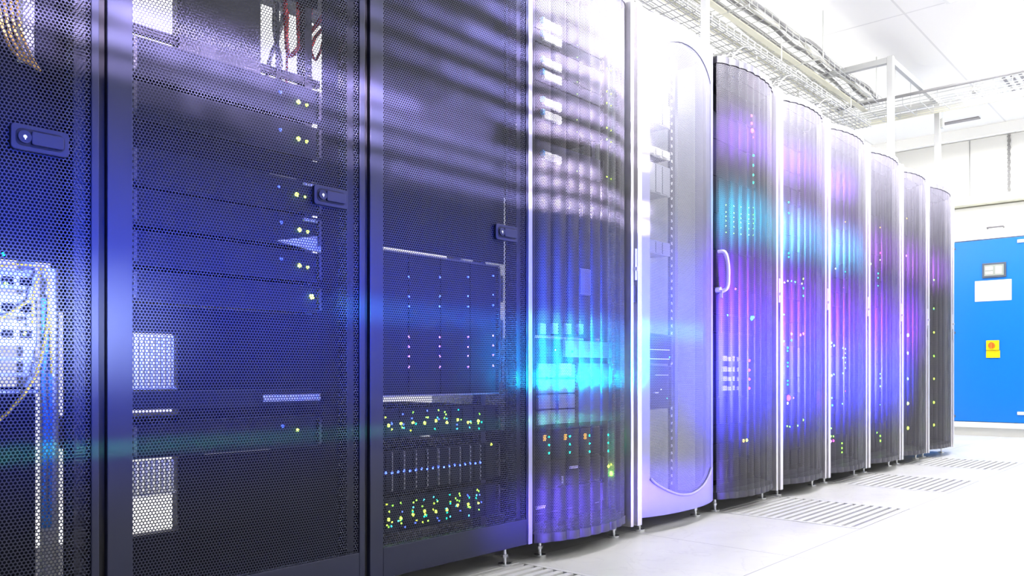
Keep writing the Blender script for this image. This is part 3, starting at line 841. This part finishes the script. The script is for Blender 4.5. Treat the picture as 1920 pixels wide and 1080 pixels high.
for i, leds in FAR.items():
    ya, yb = B[i]+.03, B[i+1]-.06
    y0, y1 = B[i]+.10, B[i+1]-.10
    blank(i, B[i]+.01, y0, ZB+.03, ZT-.03); blank(i, y1, B[i+1]-.01, ZB+.03, ZT-.03)
    # stack of units from the floor of the rack to its top
    rnd = random.Random(i*11); z = .12; units = []
    while z < 1.93:
        h = rnd.choice([.088, .088, .132, .176]); units.append((z, min(z+h, 1.96))); z += h
    used = [[l for l in leds if a <= l[1] < b] for a, b in units]
    for k, (a, b) in enumerate(units):
        ls = used[k]
        cols = sorted({l[2] for l in ls})
        n = len(units)
        pos = '%s from the bottom' % WH[k] if k < 12 else '%s from the top' % WH[n-1-k]
        cdesc = {'lime': 'green', 'teal': 'turquoise', 'cyan': 'pale blue', 'magenta': 'magenta', 'violet': 'violet', 'red': 'red', 'amber': 'amber', 'green': 'green', 'white': 'white', 'blue': 'blue'}
        cn = sorted({cdesc[c] for c in cols})
        lab = 'black unit %s in %s, ' % (pos.replace('the ', ''), RN[i]) + ((' and '.join(cn[:2]) + ' lights') if ls else 'no lit lamps')
        ls2 = [(min(max(l[0], y0-.06), y1+.06),) + tuple(l[1:]) for l in ls]
        ex = equip('rack_server' if (b-a) < .1 else 'server_chassis', lab, 'server', y0-.05 if ls and min(l[0] for l in ls) < y0 else y0, y1+.07 if ls and max(l[0] for l in ls) > y1 else y1, a, b, ls2, deep=.45,
              group='equipment in ' + RN[i], bars=rnd.choice([0, 4, 6]), handles=(i < 9))
    blank(i, y0, y1, units[-1][1]+.002, ZT-.03); blank(i, y0, y1, ZB+.03, .118)
# ventilated white blocks beside the magenta lights
for k, py in enumerate((672, 692, 710, 728)):
    y, z = P(1350, py)
    mb = MB()
    for q in range(4): mb.box(XF+.006, XF+.012, y-.0+q*.05, y+.04+q*.05-.01*q, z-.012, z+.012-.004*(q % 2))
    tag(mb.build('label_strip', 'label', None), '%s pale dotted label strip beside the magenta lights' % ('topmost', 'upper middle', 'lower middle', 'lowest')[k], 'label', 'label strips by the magenta lights')
y, z = P(1426, 650); y2, z2 = P(1426, 742)
mb = MB()
for k in range(40): mb.box(-.11, -.104, y-.01, y+.01, z2+(z-z2)*k/40, z2+(z-z2)*(k+.5)/40)
tag(mb.build('light_strip', led_mat('magenta', 2.5), None), 'upright dotted magenta light strip at the right side of its rack', 'light strip')

# ------------------------------------------------------------------ overhead steel and cable trays
fr = thing('support_frame', 'white steel portal frame standing on top of the far racks', 'frame', (-.3, 6.4, ZT))
def strut(x0, x1, y0, y1, z0, z1, nm):
    MB().box(x0, x1, y0, y1, z0, z1).build(nm, 'strut', fr, bevel=.003)
yA, yB = 5.91, 7.06
strut(-.04, 0, yA-.02, yA+.02, ZT+.006, 2.78, 'post'); strut(-.04, 0, yB-.02, yB+.02, ZT+.006, 2.78, 'post')
strut(-.035, -.005, yA+.02, yB-.02, 2.735, 2.775, 'side_rail')
strut(-.70, -.04, yA-.02, yA+.02, 2.735, 2.775, 'cross_bar'); strut(-.70, -.66, yA-.02, yA+.02, ZT+.006, 2.735, 'post')
strut(-.70, -.04, yB-.02, yB+.02, 2.735, 2.775, 'cross_bar'); strut(-.70, -.66, yB-.02, yB+.02, ZT+.006, 2.735, 'post')
MB().box(0, .02, yB-.01, yB+.03, 2.55, 2.62).build('junction_box', 'basket', fr)
p2 = thing('ceiling_post', 'white square post rising from the lilac rack to the ceiling', 'post', (-.02, 3.33, ZT))
MB().box(-.038, -.008, 3.315, 3.345, ZT+.02, CZ-.02).build('shaft', 'strut', p2, bevel=.002)
MB().box(-.06, .01, 3.295, 3.365, ZT+.001, ZT+.02).build('foot_plate', 'white_metal', p2)
MB().box(-.06, .01, 3.295, 3.365, CZ-.02, CZ-.001).build('head_plate', 'white_metal', p2)

def basket(name, label, x0, x1, y0, y1, z, h, along='y', step=.1, m='basket', r=.003):
    t = thing(name, label, 'cable tray', ((x0+x1)/2, (y0+y1)/2, z))
    lw = MB(); cw = MB()
    if along == 'y':
        n = 7
        for k in range(n):
            lw.tube([(x0+(x1-x0)*k/(n-1), y0, z), (x0+(x1-x0)*k/(n-1), y1, z)], r, 5)
        for x in (x0, x1):
            for q in (.5, 1): lw.tube([(x, y0, z+h*q), (x, y1, z+h*q)], r, 5)
        k = y0
        while k < y1:
            cw.tube([(x0, k, z+h), (x0, k, z-.004), (x1, k, z-.004), (x1, k, z+h)], r, 5); k += step
    else:
        n = 7
        for k in range(n):
            y = y0+(y1-y0)*k/(n-1); lw.tube([(x0, y, z), (x1, y, z)], r, 5)
        for y in (y0, y1):
            for q in (.5, 1): lw.tube([(x0, y, z+h*q), (x1, y, z+h*q)], r, 5)
        k = x0
        while k < x1:
            cw.tube([(k, y0, z+h), (k, y0, z-.004), (k, y1, z-.004), (k, y1, z+h)], r, 5); k += step
    lw.build('lengthwise_wires', m, t); cw.build('cross_wires', m, t)
    return t
tA = basket('cable_tray', 'long wire basket tray carrying dark cables above the row of racks', -.62, -.32, .5, 6.72, 2.70, .06)
MB().box(-.640, -.626, .5, 6.72, 2.69, 2.725).build('side_strip', 'cream', tA)
MB().box(-.47, -.43, .5, 6.72, 2.685, 2.694).build('spine', 'cream', tA)
for k in range(6):
    yy = 1.2+k*1.05
    MB().tube([(-.64, yy, 2.69), (-.30, yy, 2.69)], .006, 6).tube([(-.655, yy, 2.69), (-.655, yy, CZ)], .004, 6).tube([(-.285, yy, 2.69), (-.285, yy, CZ)], .004, 6).build('hanger', 'basket', tA)
tB = basket('cable_tray', 'shorter lower basket tray hanging just above the rack tops', -.52, -.34, 3.4, 6.5, 2.50, .035, step=.085, r=.0035)
for k in range(3):
    yy = 3.7+k*1.2
    MB().tube([(-.35, yy, 2.5), (-.35, yy, 2.69)], .004, 6).tube([(-.51, yy, 2.5), (-.51, yy, 2.69)], .004, 6).build('hanger', 'basket', tB)
tC = basket('cable_tray', 'wire basket tray crossing the aisle under the ceiling', -.75, 3.6, 6.62, 6.98, 2.66, .06, along='x', step=.12)
MB().box(-.7, 3.6, 6.995, 7.005, 2.655, 2.70).build('side_strip', 'cream', tC)
MB().tube([(-.7, 6.60, 2.715), (3.6, 6.60, 2.715)], .012, 8).build('conduit', 'grey_cable', tC)
for k in range(3):
    xx = -.2+k*1.3
    MB().tube([(xx, 6.60, 2.66), (xx, 6.60, CZ)], .004, 6).tube([(xx, 7.0, 2.66), (xx, 7.0, CZ)], .004, 6).build('hanger', 'basket', tC)
# dark wavy cables lying in the long tray
for k in range(7):
    x = -.36 - k*.036; rr = .014 - .0008*k; pts = []
    for q in range(32):
        yy = .6 + q*.196
        wob = .016*math.sin(q*1.1+k) + .010*math.sin(q*.53+2*k)
        pts.append((x+wob*.6, yy, 2.735 + (.03 if k < 3 else .006) + abs(wob)*(1.6 if k < 3 else .4)))
    o = MB().tube(smooth_path(pts, 3), rr, 7).build('tray_cable', 'grey_cable' if k in (0, 2, 3) else 'pale_cable', smooth=True)
    tag(o, ['thick grey cable nearest the aisle in the long tray', 'pale cable next to the thick grey one in the long tray', 'second grey cable in the long tray', 'third grey cable in the middle of the long tray', 'pale cable just behind the middle of the long tray', 'pale cable near the back of the long tray', 'rearmost pale cable in the long tray'][k], 'cable', 'cables in the long tray')
# waterfall drops from the tray to the rack tops
for k, (yy, d) in enumerate(((3.05, 'nearest'), (4.15, 'second'), (4.75, 'third'), (5.35, 'farthest'))):
    t = thing('cable_drop', '%s curved wire chute dropping from the tray to the rack tops' % d, 'cable chute', (-.45, yy, ZT), 'curved wire chutes')
    lw = MB(); cw = MB(); arc = []
    for q in range(9):
        a = PI/2*q/8
        arc.append((yy+.38*(1-math.cos(a)) - .02, 2.12+.38*math.sin(a)))
    arc = [(arc[0][0], ZT+.003)] + arc
    for j in range(5):
        x = -.52+j*.045
        lw.tube([(x, a_, b_) for a_, b_ in arc], .004, 5)
    for (a_, b_) in arc[1:]:
        cw.tube([(-.525, a_, b_), (-.335, a_, b_)], .004, 5)
    lw.build('lengthwise_wires', 'basket', t); cw.build('cross_wires', 'basket', t)

# ------------------------------------------------------------------ ceiling fittings
e = thing('ceiling_light', 'square recessed white lamp tray in the ceiling at upper right', 'ceiling light', (1.0, 5.2, CZ))
MB().box(.35, .95, 4.6, 5.8, CZ-.015, CZ-.001).build('frame', 'white_metal', e, bevel=.003)
MB().box(.38, .92, 4.63, 5.77, CZ-.02, CZ-.014).build('diffuser', mat('diffuser', (.9, .9, .9), .5, emit=(1, 1, 1), strength=1.0), e)
x, z = .95, CZ
e = thing('ceiling_vent', 'small slatted white vent in the ceiling beyond the crossing tray', 'ceiling vent', (.6, 7.75, CZ))
MB().box(.30, .80, 7.5, 8.0, CZ-.012, CZ-.001).build('frame', 'white_metal', e)
mb = MB()
for k in range(8): mb.box(.33+k*.058, .352+k*.058, 7.53, 7.97, CZ-.016, CZ-.012)
mb.build('slats', 'alu_dark', e)
e = thing('smoke_detector', 'small round smoke detector on the ceiling above the row end', 'smoke detector', (.1, 7.7, CZ))
MB().cyl((.1, 7.7, CZ-.001), (0, 0, -1), .05, .025, 20, r2=.04).build('body', 'white_metal', e)
MB().cyl((.1, 7.7, CZ-.026), (0, 0, -1), .02, .012, 14).build('sensor', 'grey_cable', e)
e = thing('slot_diffuser', 'thin dark slot diffuser in the ceiling near the far wall', 'ceiling slot', (-.1, 8.6, CZ))
MB().box(-.35, -.05, 8.55, 8.62, CZ-.01, CZ-.001).build('frame', 'alu_dark', e)

# ------------------------------------------------------------------ cooling unit on the far wall
YU = 9.45
def qx(px): return Q(px, 700, YU)[0]
x0, x1 = -.95, .95
u = thing('cooling_unit', 'tall blue-fronted cooling unit against the far wall at the end of the row', 'cooling unit', (0, 9.9, 0))
MB().box(x0, x1, YU+.03, 10.55, .10, 2.34).build('cabinet', 'white_metal', u)
MB().box(x0+.02, x1-.02, YU+.05, 10.5, 0, .10).build('plinth', 'white_metal', u)
MB().box(x0, x1, YU, YU+.03, .145, 1.985).build('front_panel', 'blue_panel', u, bevel=.004)
top = MB().box(x0, x1, YU+.005, YU+.03, 1.995, 2.33).build('top_panel', 'white_metal', u, bevel=.003)
MB().box(x0, x1, YU-.015, YU+.03, .085, .14).build('base_trim', 'white_metal', u, bevel=.004)
(xa, za), (xb, zb_) = Q(1852, 428, YU), Q(1882, 426, YU)
MB().tube([(xa, YU, za), (xa, YU-.04, za), (xb, YU-.04, za), (xb, YU, za)], .009, 8).build('handle', 'alu_dark', u, smooth=True)
(xa, za), (xb, zb_) = Q(1842, 522, YU), Q(1887, 491, YU)
MB().box(xa, xb, YU-.015, YU-.001, za, zb_).build('display', 'screen_frame', u, bevel=.004)
MB().box(xa+.02, xb-.02, YU-.018, YU-.014, za+.02, zb_-.02).build('display_screen', 'screen', u)
wd = xb-xa
for (a, b, c0, c1) in ((.15, .45, .52, .75), (.15, .45, .25, .42), (.56, .82, .25, .75)):
    MB().box(xa+wd*a, xa+wd*b, YU-.020, YU-.017, za+(zb_-za)*c0, za+(zb_-za)*c1).build('display_tile', 'label', u)
(xa, za), (xb, zb_) = Q(1828, 566, YU), Q(1897, 523, YU)
MB().box(xa, xb, YU-.006, YU-.0005, za, zb_).build('notice_plate', 'white_metal', u, bevel=.002)
(xa, za), (xb, zb_) = Q(1850, 671, YU), Q(1874, 638, YU)
zm = za+(zb_-za)*.42
MB().box(xa, xb, YU-.03, YU-.001, zm+.003, zb_).build('switch_plate', 'yellow', u, bevel=.004)
MB().box(xa-.003, xb+.006, YU-.012, YU-.001, za, zm).build('switch_label', 'yellow', u, bevel=.002)
xc, zc = (xa+xb)/2-.005, (zm+zb_)/2
MB().cyl((xc, YU-.03, zc), (0, -1, 0), .03, .02, 20).box(xc-.009, xc+.009, YU-.07, YU-.05, zc-.032, zc+.032).build('switch_knob', 'red', u, bevel=.002)
for py in (467, 624, 780):
    xx, zz_ = Q(1789, py, YU)
    MB().cyl((xx, YU, zz_), (0, -1, 0), .015, .008, 16).build('bolt', 'screen_frame', u)
for py in (452, 775):
    xx, zz_ = Q(1912, py, YU)
    MB().box(xx-.02, xx+.12, YU-.012, YU-.001, zz_-.016, zz_+.016).build('latch', 'white_metal', u, bevel=.003)
MB().box(x1+.003, x1+.9, YU+.0, 10.5, .10, 2.34).build('side_cabinet', 'white_metal', u)

pl = thing('air_plenum', 'bright white air duct box above the blue cooling unit', 'air duct', (0, 9.9, 2.4))
MB().box(-1.25, 1.9, 9.33, 10.55, 2.342, 2.42).build('ledge', 'cream', pl, bevel=.003)
MB().box(-1.2, 1.85, 9.36, 10.55, 2.42, CZ-.004).build('duct', 'white_metal', pl)
xs = Q(1892, 350, 9.36)[0]
mb = MB()
for k in range(40):
    zz_ = 2.42+k*.0143; mb.box(xs-.012+.003*math.sin(k*2.1), xs+.012+.004*math.sin(k*1.3), 9.350, 9.3595, zz_, zz_+.012)
mb.build('foil_seam', 'grey_cable', pl)
mb = MB().box(xs-.35, xs-.345, 9.354, 9.3595, 2.43, CZ-.01).box(xs+.30, xs+.305, 9.354, 9.3595, 2.43, CZ-.01)
mb.build('panel_joint', 'grey_cable', pl)
bh = MB().box(-2.39, 5, 8.9, 8.94, 2.90, CZ-.001)
struct('trim_2', bh, 'wall')
